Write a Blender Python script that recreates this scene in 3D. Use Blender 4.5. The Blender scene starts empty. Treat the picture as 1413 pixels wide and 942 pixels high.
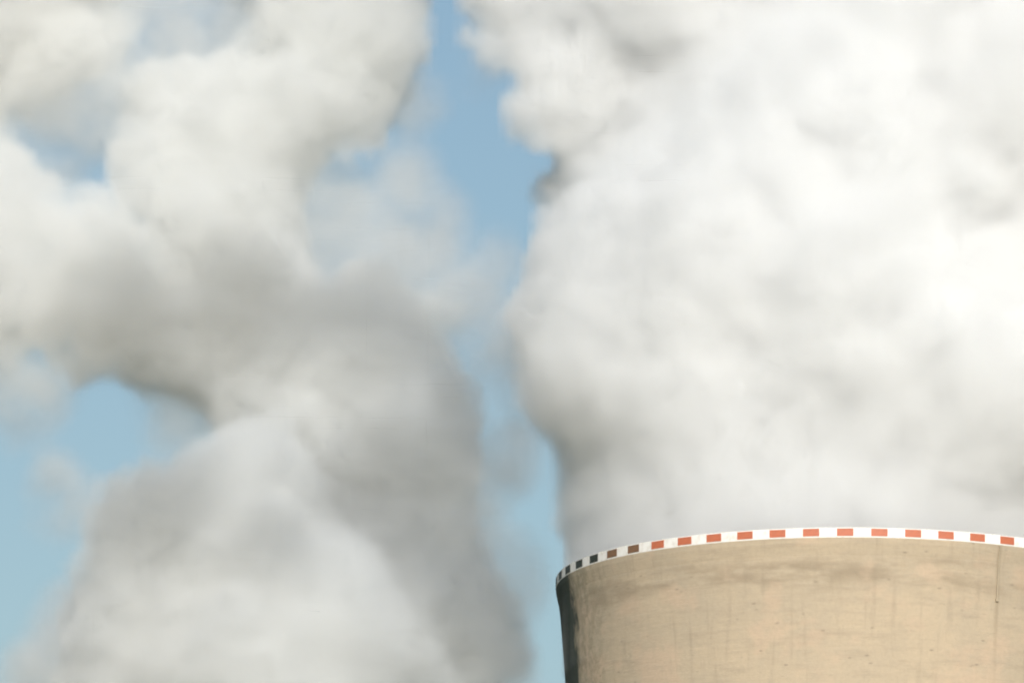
import bpy, bmesh, math, random
from mathutils import Vector, Matrix

random.seed(4)
R = math.radians
S = bpy.context.scene
C = S.collection

# ------------------------------------------------------------------ camera
F_PX, PITCH, ROLL = 9676.0, 0.2149, 0.0096      # focal length in photo pixels, tilt up, tiny roll
cam_d = bpy.data.cameras.new('camera'); cam = bpy.data.objects.new('camera', cam_d); C.objects.link(cam)
cam_d.sensor_width = 36.0
cam_d.lens = F_PX / 1413.0 * 36.0
cam_d.clip_start, cam_d.clip_end = 1.0, 30000.0
CAM = Vector((0, 0, 2.0))
cam.matrix_world = Matrix.Translation(CAM) @ Matrix.Rotation(math.pi/2 + PITCH, 4, 'X') @ Matrix.Rotation(ROLL, 4, 'Z')
S.camera = cam

# ------------------------------------------------------------------ sky, sun, exposure
SUN_EL, SUN_AZ = 20.0, 5.0       # azimuth: degrees to the right of straight behind the camera
sdir = Vector((math.sin(R(SUN_AZ))*math.cos(R(SUN_EL)), -math.cos(R(SUN_AZ))*math.cos(R(SUN_EL)), math.sin(R(SUN_EL))))
W = bpy.data.worlds.new('World'); S.world = W; W.use_nodes = True
nt = W.node_tree
bg = nt.nodes['Background']
sky = nt.nodes.new('ShaderNodeTexSky'); sky.sky_type = 'NISHITA'; sky.sun_disc = False
sky.sun_elevation = R(SUN_EL)
sky.sun_rotation = math.atan2(sdir.x, sdir.y)
sky.air_density = 1.35; sky.dust_density = 1.7; sky.ozone_density = 2.6
nt.links.new(sky.outputs[0], bg.inputs[0])
bg.inputs[1].default_value = 0.086
sun_d = bpy.data.lights.new('sun', 'SUN'); sun_d.energy = 3.05; sun_d.angle = R(0.53); sun_d.color = (1.0, 0.985, 0.955)
sun = bpy.data.objects.new('sun', sun_d); C.objects.link(sun)
sun.rotation_euler = sdir.to_track_quat('Z', 'Y').to_euler()
S.view_settings.view_transform = 'Standard'; S.view_settings.look = 'None'
S.view_settings.exposure = 0.30; S.view_settings.gamma = 1.0; S.view_settings.use_curve_mapping = False

# ------------------------------------------------------------------ renderer
S.render.engine = 'CYCLES'
cy = S.cycles
cy.max_bounces = 24; cy.volume_bounces = 24; cy.diffuse_bounces = 3
cy.volume_step_rate = 1.6; cy.volume_max_steps = 512
cy.use_denoising = True
cy.filter_width = 2.0
cy.use_adaptive_sampling = True; cy.adaptive_threshold = 0.04; cy.adaptive_min_samples = 24

# ------------------------------------------------------------------ helpers
def link(o, parent=None):
    C.objects.link(o)
    if parent: o.parent = parent
    return o

def obj(name, bm, mat, parent=None, smooth=False):
    me = bpy.data.meshes.new(name); bm.to_mesh(me); bm.free()
    me.materials.append(mat)
    if smooth:
        for p in me.polygons: p.use_smooth = True
    return link(bpy.data.objects.new(name, me), parent)

def tag(o, label=None, cat=None, group=None, kind=None):
    if label: o['label'] = label
    if cat: o['category'] = cat
    if group: o['group'] = group
    if kind: o['kind'] = kind
    return o

def lathe(bm, prof, n=256, a0=0.0, a1=2*math.pi):
    full = abs(a1-a0-2*math.pi) < 1e-6
    m = n if full else n+1
    rings = [[bm.verts.new((r*math.sin(a0+(a1-a0)*i/n), -r*math.cos(a0+(a1-a0)*i/n), z)) for i in range(m)] for r, z in prof]
    for a, b in zip(rings, rings[1:]):
        for i in range(n):
            j = (i+1) % m
            bm.faces.new((a[i], a[j], b[j], b[i]))
    return rings

def arc_box(bm, r0, r1, z0, z1, a0, a1, n=6):
    """A curved plate: a box bent round the tower's axis."""
    cols = []
    for i in range(n+1):
        a = a0+(a1-a0)*i/n
        s, c = math.sin(a), -math.cos(a)
        cols.append([bm.verts.new((r*s, r*c, z)) for r, z in ((r0, z0), (r1, z0), (r1, z1), (r0, z1))])
    for p, q in zip(cols, cols[1:]):
        for k in range(4):
            l = (k+1) % 4
            bm.faces.new((p[k], q[k], q[l], p[l]))
    bm.faces.new(cols[0]); bm.faces.new(cols[-1][::-1])

def tube(bm, p, q, r, n=10):
    p, q = Vector(p), Vector(q)
    d = (q-p); L = d.length
    bmesh.ops.create_cone(bm, cap_ends=True, segments=n, radius1=r, radius2=r, depth=L,
        matrix=Matrix.Translation((p+q)/2) @ d.to_track_quat('Z', 'Y').to_matrix().to_4x4())

class NT:
    """Small helper for wiring node trees."""
    def __init__(s, tree): s.t = tree
    def n(s, kind, **kw):
        nd = s.t.nodes.new(kind)
        for k, v in kw.items(): setattr(nd, k, v)
        return nd
    def put(s, inp, v):
        if isinstance(v, bpy.types.NodeSocket): s.t.links.new(v, inp)
        elif v is not None: inp.default_value = v
    def m(s, op, a, b=None, c=None, clamp=False):
        nd = s.n('ShaderNodeMath', operation=op, use_clamp=clamp)
        for i, v in enumerate((a, b, c)):
            if v is not None: s.put(nd.inputs[i], v)
        return nd.outputs[0]
    def v(s, op, a, b=None, scale=None):
        nd = s.n('ShaderNodeVectorMath', operation=op)
        s.put(nd.inputs[0], a)
        if b is not None: s.put(nd.inputs[1], b)
        if scale is not None: s.put(nd.inputs['Scale'], scale)
        return nd.outputs['Value'] if op in ('LENGTH', 'DOT_PRODUCT') else nd.outputs['Vector']
    def noise(s, vec, scale, detail=2.0, rough=0.5, col=False, dist=0.0):
        nd = s.n('ShaderNodeTexNoise', noise_dimensions='3D')
        s.put(nd.inputs['Vector'], vec); nd.inputs['Scale'].default_value = scale
        nd.inputs['Detail'].default_value = detail; nd.inputs['Roughness'].default_value = rough
        nd.inputs['Distortion'].default_value = dist
        return nd.outputs['Color'] if col else nd.outputs[0]
    def mix(s, f, a, b):
        nd = s.n('ShaderNodeMix', data_type='RGBA')
        s.put(nd.inputs[0], f); s.put(nd.inputs[6], a); s.put(nd.inputs[7], b)
        return nd.outputs[2]
    def ramp(s, x, lo, hi, to0=0.0, to1=1.0, smooth=True):
        nd = s.n('ShaderNodeMapRange', interpolation_type='SMOOTHSTEP' if smooth else 'LINEAR')
        s.put(nd.inputs['Value'], x)
        for k, v in (('From Min', lo), ('From Max', hi), ('To Min', to0), ('To Max', to1)): s.put(nd.inputs[k], v)
        return nd.outputs[0]

def material(name):
    m = bpy.data.materials.new(name); m.use_nodes = True
    return m, NT(m.node_tree), m.node_tree.nodes['Principled BSDF']

# ------------------------------------------------------------------ materials
TOP = 157.0
def concrete():
    m, n, b = material('weathered_concrete')
    tc = n.n('ShaderNodeTexCoord').outputs['Object']
    sep = n.n('ShaderNodeSeparateXYZ'); n.put(sep.inputs[0], tc)
    X, Y, Z = sep.outputs
    ang = n.m('ARCTAN2', X, n.m('MULTIPLY', Y, -1.0))                    # 0 facing the camera side
    arc = n.m('MULTIPLY', ang, 36.0)
    cyl = n.n('ShaderNodeCombineXYZ')
    n.put(cyl.inputs[0], n.m('SINE', ang)); n.put(cyl.inputs[1], n.m('COSINE', ang)); n.put(cyl.inputs[2], 0.0)
    ring = n.v('SCALE', cyl.outputs[0], scale=36.0)
    def cc(zs):                                                           # stretched coords on the shell
        c = n.n('ShaderNodeCombineXYZ'); s2 = n.n('ShaderNodeSeparateXYZ'); n.put(s2.inputs[0], ring)
        n.put(c.inputs[0], s2.outputs[0]); n.put(c.inputs[1], s2.outputs[1]); n.put(c.inputs[2], n.m('MULTIPLY', Z, zs))
        return c.outputs[0]
    big = n.noise(cc(1.0), 0.09, 4, 0.6)
    hor = n.noise(cc(7.0), 0.16, 5, 0.65)                                 # long horizontal smears
    ver = n.noise(cc(0.10), 0.9, 5, 0.65)                                 # vertical rain streaks
    fine = n.noise(cc(1.0), 2.2, 4, 0.7)
    col = n.mix(n.ramp(big, 0.35, 0.65), (0.44, 0.365, 0.268, 1), (0.485, 0.395, 0.283, 1))
    col = n.mix(n.ramp(hor, 0.45, 0.75, 0, 0.42), col, (0.31, 0.255, 0.19, 1))
    # a darker weathered band a few metres under the rim
    depth = n.m('SUBTRACT', TOP, Z)
    wob = n.m('MULTIPLY', n.noise(cc(1.0), 0.25, 4, 0.6), 3.0)
    dd = n.m('ADD', depth, n.m('SUBTRACT', wob, 1.5))
    band = n.m('MULTIPLY', n.ramp(dd, 2.2, 4.0), n.ramp(dd, 4.6, 7.5, 1, 0))
    band = n.m('MULTIPLY', band, n.ramp(n.noise(cc(4.0), 0.12, 4, 0.6), 0.36, 0.62))
    col = n.mix(n.m('MULTIPLY', band, 0.7), col, (0.27, 0.215, 0.15, 1))
    # streaks
    col = n.mix(n.m('MULTIPLY', n.ramp(ver, 0.52, 0.74), n.ramp(depth, 0, 30, 0.36, 0.22)), col, (0.25, 0.205, 0.15, 1))
    # pinkish patches of fresher render
    col = n.mix(n.m('MULTIPLY', n.ramp(n.noise(cc(1.3), 0.14, 3, 0.55), 0.52, 0.66), 0.5), col, (0.55, 0.41, 0.295, 1))
    # dark specks (tie holes, patched spots)
    vo = n.n('ShaderNodeTexVoronoi', feature='F1'); n.put(vo.inputs['Vector'], cc(2.6)); vo.inputs['Scale'].default_value = 0.42
    spot = n.m('MULTIPLY', n.ramp(vo.outputs['Distance'], 0.03, 0.17, 1, 0), n.ramp(n.noise(cc(1), 0.5, 2), 0.42, 0.55))
    col = n.mix(n.m('MULTIPLY', spot, 0.8), col, (0.24, 0.20, 0.15, 1))
    # horizontal lift joints every 1.35 m
    fr = n.m('FRACT', n.m('DIVIDE', n.m('ADD', depth, n.m('MULTIPLY', n.noise(cc(1.0), 0.06, 2), 0.8)), 1.35))
    jo = n.m('MULTIPLY', n.ramp(n.m('ABSOLUTE', n.m('SUBTRACT', fr, 0.5)), 0.0, 0.06, 1, 0), n.ramp(n.noise(cc(2.0), 0.2, 4, 0.6), 0.50, 0.68))
    col = n.mix(n.m('MULTIPLY', jo, 0.22), col, (0.26, 0.22, 0.16, 1))
    col = n.mix(n.ramp(fine, 0.3, 0.75, 0, 0.22), col, (0.30, 0.25, 0.18, 1))
    # shade on the shell's left side, painted in as dark strip and greenish fringe
    shade_edge = n.ramp(n.m('ADD', ang, n.m('MULTIPLY', n.noise(cc(0.5), 0.5, 5, 0.65), 0.22)), -1.20, -1.13, 1, 0)
    shade_edge = n.m('MULTIPLY', shade_edge, n.ramp(ang, -2.9, -2.3))
    mid = n.m('MULTIPLY', n.ramp(n.m('ADD', ang, n.m('MULTIPLY', n.noise(cc(0.8), 0.6, 5, 0.7), 0.30)), -1.02, -0.80, 1, 0), n.ramp(n.noise(cc(0.7), 0.9, 4, 0.65), 0.40, 0.58))
    col = n.mix(n.m('MULTIPLY', mid, 0.4), col, (0.16, 0.16, 0.10, 1))
    col = n.mix(n.m('MULTIPLY', shade_edge, 0.93), col, (0.014, 0.032, 0.024, 1))
    # rust-brown run below the conductor
    run = n.m('MULTIPLY', n.ramp(n.m('ABSOLUTE', n.m('SUBTRACT', ang, 0.474)), 0.002, 0.012, 1, 0), n.ramp(depth, 6.0, 17.0, 1.0, 0.25))
    col = n.mix(n.m('MULTIPLY', run, n.ramp(ver, 0.35, 0.6, 0.15, 0.4)), col, (0.25, 0.19, 0.12, 1))
    n.put(b.inputs['Base Color'], col); b.inputs['Roughness'].default_value = 0.92
    bp = n.n('ShaderNodeBump'); bp.inputs['Strength'].default_value = 0.35; bp.inputs['Distance'].default_value = 0.12
    n.put(bp.inputs['Height'], n.m('ADD', n.m('MULTIPLY', jo, -0.15), n.m('ADD', fine, n.m('MULTIPLY', hor, 1.5))))
    n.put(b.inputs['Normal'], bp.outputs[0])
    return m

def paint(name, base, dirt, amt):
    m, n, b = material(name)
    tc = n.n('ShaderNodeTexCoord').outputs['Object']
    f = n.noise(tc, 1.4, 5, 0.7)
    n.put(b.inputs['Base Color'], n.mix(n.ramp(f, 0.42, 0.75, 0, amt), base, dirt))
    b.inputs['Roughness'].default_value = 0.6
    return m

M_CON = concrete()
M_RED = paint('red_paint', (0.50, 0.14, 0.066, 1), (0.24, 0.10, 0.07, 1), 0.6)
M_WHITE = paint('white_paint', (0.80, 0.785, 0.75, 1), (0.52, 0.46, 0.38, 1), 0.5)
M_RED_SHADE = paint('red_paint_shade', (0.022, 0.034, 0.026, 1), (0.07, 0.045, 0.03, 1), 0.7)  # red panels turned from the sun, shade painted into the colour
M_RED_HALFSHADE = paint('red_paint_halfshade', (0.22, 0.115, 0.06, 1), (0.05, 0.05, 0.035, 1), 0.8)  # red panels near the shade boundary, half shade painted in
M_STEEL = paint('weathered_steel', (0.38, 0.315, 0.225, 1), (0.28, 0.23, 0.16, 1), 0.6)

def ground_mat():
    m, n, b = material('grass_fields')
    tc = n.n('ShaderNodeTexCoord').outputs['Object']
    col = n.mix(n.ramp(n.noise(tc, 0.01, 5, 0.6), 0.4, 0.6), (0.17, 0.17, 0.08, 1), (0.34, 0.29, 0.18, 1))
    n.put(b.inputs['Base Color'], col); b.inputs['Roughness'].default_value = 1.0
    return m

# ------------------------------------------------------------------ ground
bm = bmesh.new()
bmesh.ops.create_circle(bm, cap_ends=True, segments=96, radius=14000, matrix=Matrix.Translation((0, 900, 0)))
tag(obj('ground', bm, ground_mat()), kind='structure', label='dry straw coloured fields round the power station')

# ------------------------------------------------------------------ cooling tower
def shell_r(z):
    zt = 110.0
    return 34.0*math.sqrt(1+((z-zt)/(123.0 if z > zt else 95.0))**2) - 0.58

PERIOD = 2*math.pi/56
PHASE = -0.0589            # centre of the red panel that faces the camera

def make_tower(x, y, label, detail=True):
    t = bpy.data.objects.new('cooling_tower', None); link(t); t.location = (x, y, 0)
    tag(t, label, 'cooling tower')
    # shell: outer skin with faint rings of formwork, thickened lip, inner skin
    prof = []
    z = 10.0
    while z < TOP-2.0:
        prof.append((shell_r(z), z)); z += 1.5
    lip = shell_r(TOP)
    prof = [q for q in prof if q[1] < TOP-4]
    prof += [(shell_r(TOP-4), TOP-4), (shell_r(TOP-2.6)+0.05, TOP-2.6), (lip+0.13, TOP-1.2), (lip+0.19, TOP-0.66), (lip+0.15, TOP-0.56)]
    prof += [(lip-0.9, TOP-0.56)]
    prof += [(shell_r(zz)-0.9, zz) for zz in (TOP-3, 140, 125, 110, 90, 60, 30, 10)]
    prof.append(prof[0])
    bm = bmesh.new(); lathe(bm, prof, 288)
    bmesh.ops.remove_doubles(bm, verts=bm.verts, dist=1e-4)
    obj('shell', bm, M_CON, t)
    # white band round the rim, and the red panels screwed on it
    rb = 36.0
    bm = bmesh.new()
    lathe(bm, [(rb, TOP-0.56), (rb, TOP+0.62), (rb-0.16, TOP+0.62), (rb-0.16, TOP-0.56), (rb, TOP-0.56)], 336)
    bmesh.ops.remove_doubles(bm, verts=bm.verts, dist=1e-4)
    band = obj('warning_band', bm, M_WHITE, t)
    bm = bmesh.new()
    arc_box(bm, rb+0.004, rb+0.05, TOP-0.40, TOP+0.50, -0.24*PERIOD, 0.24*PERIOD, 5)
    p0 = obj('red_panel', bm, M_RED, band)
    p0.rotation_euler.z = PHASE
    kinds = {}
    for nm, mt in (('deep_shade', M_RED_SHADE), ('brown', M_RED_HALFSHADE)):
        kinds[nm] = p0.data.copy(); kinds[nm].materials[0] = mt
    for k in range(1, 56):
        p = p0.copy(); C.objects.link(p); p.parent = band
        if 36 <= k <= 47: p.data = kinds['deep_shade']; p['label'] = 'red panel with shade painted into its colour'
        elif 48 <= k <= 49: p.data = kinds['brown']; p['label'] = 'red panel with half shade painted into its colour'
        p.rotation_euler.z = PHASE + k*PERIOD
    # lightning conductor running down the shell
    a = 0.474
    bm = bmesh.new()
    pts = []
    zz = TOP-2.0
    while zz > TOP-7.5:
        r = shell_r(zz)+0.10+0.16*max(0.0, 1-(TOP-zz)/4.0)
        pts.append((r*math.sin(a), -r*math.cos(a), zz)); zz -= 1.7
    pts.insert(0, ((lip+0.30)*math.sin(a), -(lip+0.30)*math.cos(a), TOP-0.7))
    for p, q in zip(pts, pts[1:]): tube(bm, p, q, 0.085, 8)
    e = Vector(pts[-1])
    bmesh.ops.create_cube(bm, size=1.0, matrix=Matrix.Translation(e) @ Matrix.Rotation(a, 4, 'Z') @ Matrix.Diagonal((0.40, 0.2, 0.34, 1)))
    obj('conductor_pipe', bm, M_STEEL, t)
    # slanting columns that carry the shell
    bm = bmesh.new()
    nn = 36
    r1, r0 = shell_r(10)-0.45, shell_r(10)+3.0
    for i in range(nn):
        for s in (-0.5, 0.5):
            a0, a1 = 2*math.pi*i/nn, 2*math.pi*(i+s)/nn
            tube(bm, (r0*math.sin(a0), -r0*math.cos(a0), 0), (r1*math.sin(a1), -r1*math.cos(a1), 10.1), 0.45, 10)
    obj('support_columns', bm, M_CON, t)
    return t

T1 = (41.7, 850.0)
T2 = (-34.7, 1100.0)
make_tower(*T1, 'tall tan concrete cooling tower with a red and white checked rim')
make_tower(*T2, 'farther concrete cooling tower hidden below the grey steam at the left')

# ------------------------------------------------------------------ steam
cr, sr = math.cos(-ROLL), math.sin(-ROLL)
RX = Matrix.Rotation(math.pi/2 + PITCH, 3, 'X') @ Matrix.Rotation(ROLL, 3, 'Z')
def at(px, py, Y):
    """The world point at distance Y that is seen at (px, py) of the photograph."""
    d = RX @ Vector(((px-706.5)/F_PX, (471-py)/F_PX, -1.0))
    return CAM + d*(Y/d.y)

def steam_material(name, albedo, aniso):
    m = bpy.data.materials.new(name); m.use_nodes = True
    n = NT(m.node_tree); m.node_tree.nodes.remove(m.node_tree.nodes['Principled BSDF'])
    out = m.node_tree.nodes['Material Output']
    pv = n.n('ShaderNodeVolumePrincipled')
    pv.inputs['Color'].default_value = albedo
    pv.inputs['Density'].default_value = 1.0
    pv.inputs['Density Attribute'].default_value = 'density'
    pv.inputs['Anisotropy'].default_value = aniso
    n.put(out.inputs['Volume'], pv.outputs[0])
    return m

def steam(name, label, puffs, wisps, holes, lo, hi, voxel, mat, dens, thin, seed, amp, clipz, width=2.2, group=None):
    """A cloud as a real volume: the smooth union of many puffs, each (centre, radii), torn up by
    turbulence. puffs are the thick body, wisps the thin veils, holes the gaps between them."""
    ng = bpy.data.node_groups.new(name, 'GeometryNodeTree')
    ng.interface.new_socket('Geometry', in_out='INPUT', socket_type='NodeSocketGeometry')
    ng.interface.new_socket('Geometry', in_out='OUTPUT', socket_type='NodeSocketGeometry')
    n = NT(ng)
    pos = n.n('GeometryNodeInputPosition').outputs[0]
    P = n.v('ADD', pos, (seed*37.0, seed*91.0, seed*13.0))
    # swirl the coordinates so that the puffs lose their roundness
    w1 = n.v('SCALE', n.v('SUBTRACT', n.noise(P, 0.035, 2, 0.5, col=True), (0.5, 0.5, 0.5)), scale=amp*1.9)
    w2 = n.v('SCALE', n.v('SUBTRACT', n.noise(P, 0.11, 3, 0.55, col=True), (0.5, 0.5, 0.5)), scale=amp*0.85)
    zz = n.n('ShaderNodeSeparateXYZ'); n.put(zz.inputs[0], pos)
    calm = n.ramp(zz.outputs[2], TOP+4, TOP+34, 0.12, 1.0)               # smooth where it leaves the rim
    q = n.v('ADD', pos, n.v('SCALE', n.v('ADD', w1, w2), scale=calm))
    def field(items, k):
        acc = None
        for c, r in items:
            r = Vector(r) if hasattr(r, '__len__') else Vector((r, r, r))
            rm = min(r)
            d = n.v('LENGTH', n.v('DIVIDE', n.v('SUBTRACT', q, tuple(c)), tuple(r)))
            f = n.m('MULTIPLY', n.m('SUBTRACT', 1.0, d), rm)
            if acc is None: acc = f
            else:
                acc = n.m('SMOOTH_MAX', acc, f, k)
        return acc
    F = field(puffs, 3.0)
    # cauliflower relief: rounded cells at two sizes, plus fine turbulence
    def cells(scale):
        vo = n.n('ShaderNodeTexVoronoi', feature='SMOOTH_F1')
        n.put(vo.inputs['Vector'], n.v('ADD', P, n.v('SCALE', w2, scale=1.4))); vo.inputs['Scale'].default_value = scale
        vo.inputs['Smoothness'].default_value = 0.6
        return vo.outputs['Distance']
    rel = n.m('ADD', n.m('MULTIPLY', n.m('SUBTRACT', 0.5, cells(0.055)), amp*0.85), n.m('MULTIPLY', n.m('SUBTRACT', 0.5, cells(0.13)), amp*0.65))
    rel = n.m('ADD', rel, n.m('MULTIPLY', n.m('SUBTRACT', n.noise(P, 0.2, 6, 0.66), 0.5), amp*1.3))
    rel = n.m('ADD', rel, n.m('MULTIPLY', n.m('SUBTRACT', n.noise(P, 0.42, 3, 0.6), 0.5), amp*0.45))
    rel = n.m('MULTIPLY', rel, calm)
    F = n.m('ADD', F, rel)
    if holes:
        H = field(holes, 1.5)
        H = n.m('ADD', H, n.m('MULTIPLY', n.m('SUBTRACT', n.noise(P, 0.15, 4, 0.6), 0.5), 5.0))
        F = n.m('SMOOTH_MIN', F, n.m('MULTIPLY', H, -1.0), 2.0)
    D = n.m('MULTIPLY', n.ramp(F, 0.0, width), dens)
    D = n.m('MULTIPLY', D, n.ramp(F, 0.0, 11.0, n.ramp(zz.outputs[2], TOP+8, TOP+30, 0.30, 0.42), 1.0))
    D = n.m('MULTIPLY', D, n.ramp(n.noise(P, 0.19, 6, 0.68), 0.36, 0.60, 0.30, 1.0))
    if wisps:
        Wf = n.m('ADD', field(wisps, 2.0), n.m('MULTIPLY', rel, 0.6))
        tear = n.ramp(n.noise(P, 0.09, 5, 0.62), 0.28, 0.60)
        Dw = n.m('MULTIPLY', n.m('MULTIPLY', n.ramp(Wf, -0.5, 6.0), thin), tear)
        if holes: Dw = n.m('MULTIPLY', Dw, n.ramp(H, -2.0, 1.5, 1.0, 0.8))
        D = n.m('ADD', D, Dw)
    # inside the tower's mouth the steam keeps clear of the concrete
    sp = n.n('ShaderNodeSeparateXYZ'); n.put(sp.inputs[0], pos)
    ax, ay = clipz
    rr = n.m('SQRT', n.m('ADD', n.m('POWER', n.m('SUBTRACT', sp.outputs[0], ax), 2.0), n.m('POWER', n.m('SUBTRACT', sp.outputs[1], ay), 2.0)))
    grow = n.m('MULTIPLY', n.m('MAXIMUM', n.m('SUBTRACT', sp.outputs[2], TOP+6.0), 0.0), 1.6)
    inside = n.ramp(n.m('SUBTRACT', rr, n.m('ADD', 35.6, grow)), -1.6, 0.0, 1.0, 0.0)
    D = n.m('MULTIPLY', D, inside)
    vc = n.n('GeometryNodeVolumeCube')
    n.put(vc.inputs['Density'], D)
    vc.inputs['Min'].default_value = lo; vc.inputs['Max'].default_value = hi
    for k, a in enumerate('XYZ'):
        vc.inputs['Resolution '+a].default_value = max(8, int((hi[k]-lo[k])/voxel))
    sm = n.n('GeometryNodeSetMaterial'); sm.inputs['Material'].default_value = mat
    n.put(sm.inputs['Geometry'], vc.outputs[0])
    go = n.n('NodeGroupOutput'); n.put(go.inputs[0], sm.outputs[0])
    v = bpy.data.volumes.new(name); v.materials.append(mat)
    o = link(bpy.data.objects.new(name, v))
    md = o.modifiers.new('steam', 'NODES'); md.node_group = ng
    tag(o, label, 'steam plume', group)
    return o

# body of the near plume: (x, y in the photograph, distance of the puff, radius in metres)
def P_(rows): return [(at(px, py, Y), r) for px, py, Y, r in rows]
near = [((T1[0], T1[1], 160), (36.3, 36.3, 70)), ((T1[0]+2, T1[1]+1, 180), (35, 35, 45))] + P_([
    (1120, 610, 850, 31.0), (1150, 690, 850, 34.5),
    (935, 440, 842, 22), (1005, 385, 848, 23), (905, 565, 846, 12.5), (870, 505, 844, 14), (1060, 480, 840, 28),
    (1230, 480, 846, 38), (1330, 640, 848, 32), (1420, 560, 852, 40), (1110, 250, 850, 32),
    (1250, 330, 848, 40), (1440, 290, 872, 38), (1560, 430, 866, 38), (1300, 120, 848, 40),
    (1100, 130, 855, 30), (960, 60, 848, 22), (860, 70, 845, 14), (742, 118, 838, 7.0), (715, 60, 842, 6.5), (800, 90, 840, 8), (780, -30, 850, 14),
    (1040, -40, 850, 31), (1360, -90, 850, 44), (1560, 100, 850, 48), (1650, 500, 850, 34),
    (1560, -150, 850, 42), (1800, 0, 850, 50)])
near_w = P_([(690, 90, 850, 7), (730, 560, 850, 6), (650, 430, 856, 6)
    ]) + [
    # unseen wisps added high above to cast shade on the left plume
    (Vector((x, y, z)), rr) for x, y, z, rr in ((-40, 850, 333, 14), (-20, 845, 337, 15), (0, 853, 333, 16), (18, 850, 322, 17),
                                               (2, 848, 304, 16), (16, 852, 290, 17), (-36, 850, 293, 13), (-18, 850, 285, 11), (40, 850, 303, 20))]
M_ST1 = steam_material('white_steam', (0.980, 0.9835, 0.987, 1), 0.1)
M_ST2 = steam_material('grey_steam', (0.946, 0.949, 0.945, 1), 0.1)
steam('steam_plume', 'bright white steam plume filling the sky above the checked tower rim', near, near_w, [],
      (-56, 790, 146), (112, 912, 352), 0.95, M_ST1, 0.65, 0.08, 1, 6.0, T1)

K2 = T2[1]/1000.0
def F_(rows): return [(at(px, py, Y*K2), r*K2) for px, py, Y, r in rows]
far = [((T2[0], T2[1], 158), (36, 36, 40))] + F_([
    (375, 930, 1000, 31), (520, 800, 1000, 18), (590, 890, 1000, 15), (300, 780, 992, 21), (315, 690, 986, 13), (370, 740, 984, 10), (240, 730, 988, 9), (530, 640, 1000, 15),
    (510, 560, 1004, 14), (430, 520, 1008, 20), (330, 440, 1008, 18), (230, 450, 1004, 13), (140, 430, 1000, 13),
    (50, 385, 1000, 12.5), (-20, 300, 1000, 13), (-30, 480, 1000, 8), (520, 440, 1010, 10), (110, 325, 1000, 9),
    (310, 320, 1008, 15), (230, 260, 1006, 11), (330, 180, 1010, 15), (430, 120, 1006, 11.5), (500, 40, 1008, 12.5),
    (475, 120, 1006, 10), (400, 40, 1008, 12), (520, -50, 1010, 11), (390, -60, 1010, 16), (230, 150, 1010, 8),
    (50, 20, 1010, 13), (130, 0, 1010, 8), (-50, 120, 1010, 9), (-10, 210, 1006, 8), (90, -90, 1010, 15), (60, 320, 1000, 10),
    (-150, 350, 1000, 20), (-120, 0, 1010, 22), (370, -240, 1010, 26), (50, -250, 1010, 30), (520, -260, 1010, 16)])
far_w = F_([(560, 320, 1010, 11), (550, 260, 1010, 8), (625, 400, 1010, 9), (665, 440, 1010, 9), (680, 360, 1010, 6), (460, 310, 1012, 11),
    (590, 830, 998, 15), (630, 920, 998, 13), (620, 700, 1002, 11), (680, 520, 1005, 6), (700, 640, 1005, 8), (260, 565, 1008, 9),
    (40, 560, 1000, 9), (130, 870, 1000, 12), (90, 920, 1000, 11), (690, 800, 1000, 10), (270, 40, 1012, 13), (110, 120, 1012, 14), (580, 130, 1012, 6),
    (560, 150, 1012, 6), (60, 200, 1012, 9), (90, 690, 1000, 7)])
far_h = [(at(px, py, 1005*K2), (rx*K2, 45, rz*K2)) for px, py, rx, rz in (
    (90, 165, 6.0, 5.2), (275, 5, 8.0, 6.0), (178, 612, 13, 8.5), (455, 300, 3.0, 7.0), (620, 150, 5.5, 8))]
steam('steam_plume', 'greyer shaded steam plume drifting up the left side with blue gaps in it', far, far_w, far_h,
      (-112, 1042, 152), (16, 1162, 312), 1.0, M_ST2, 0.50, 0.12, 2, 5.6, T2)
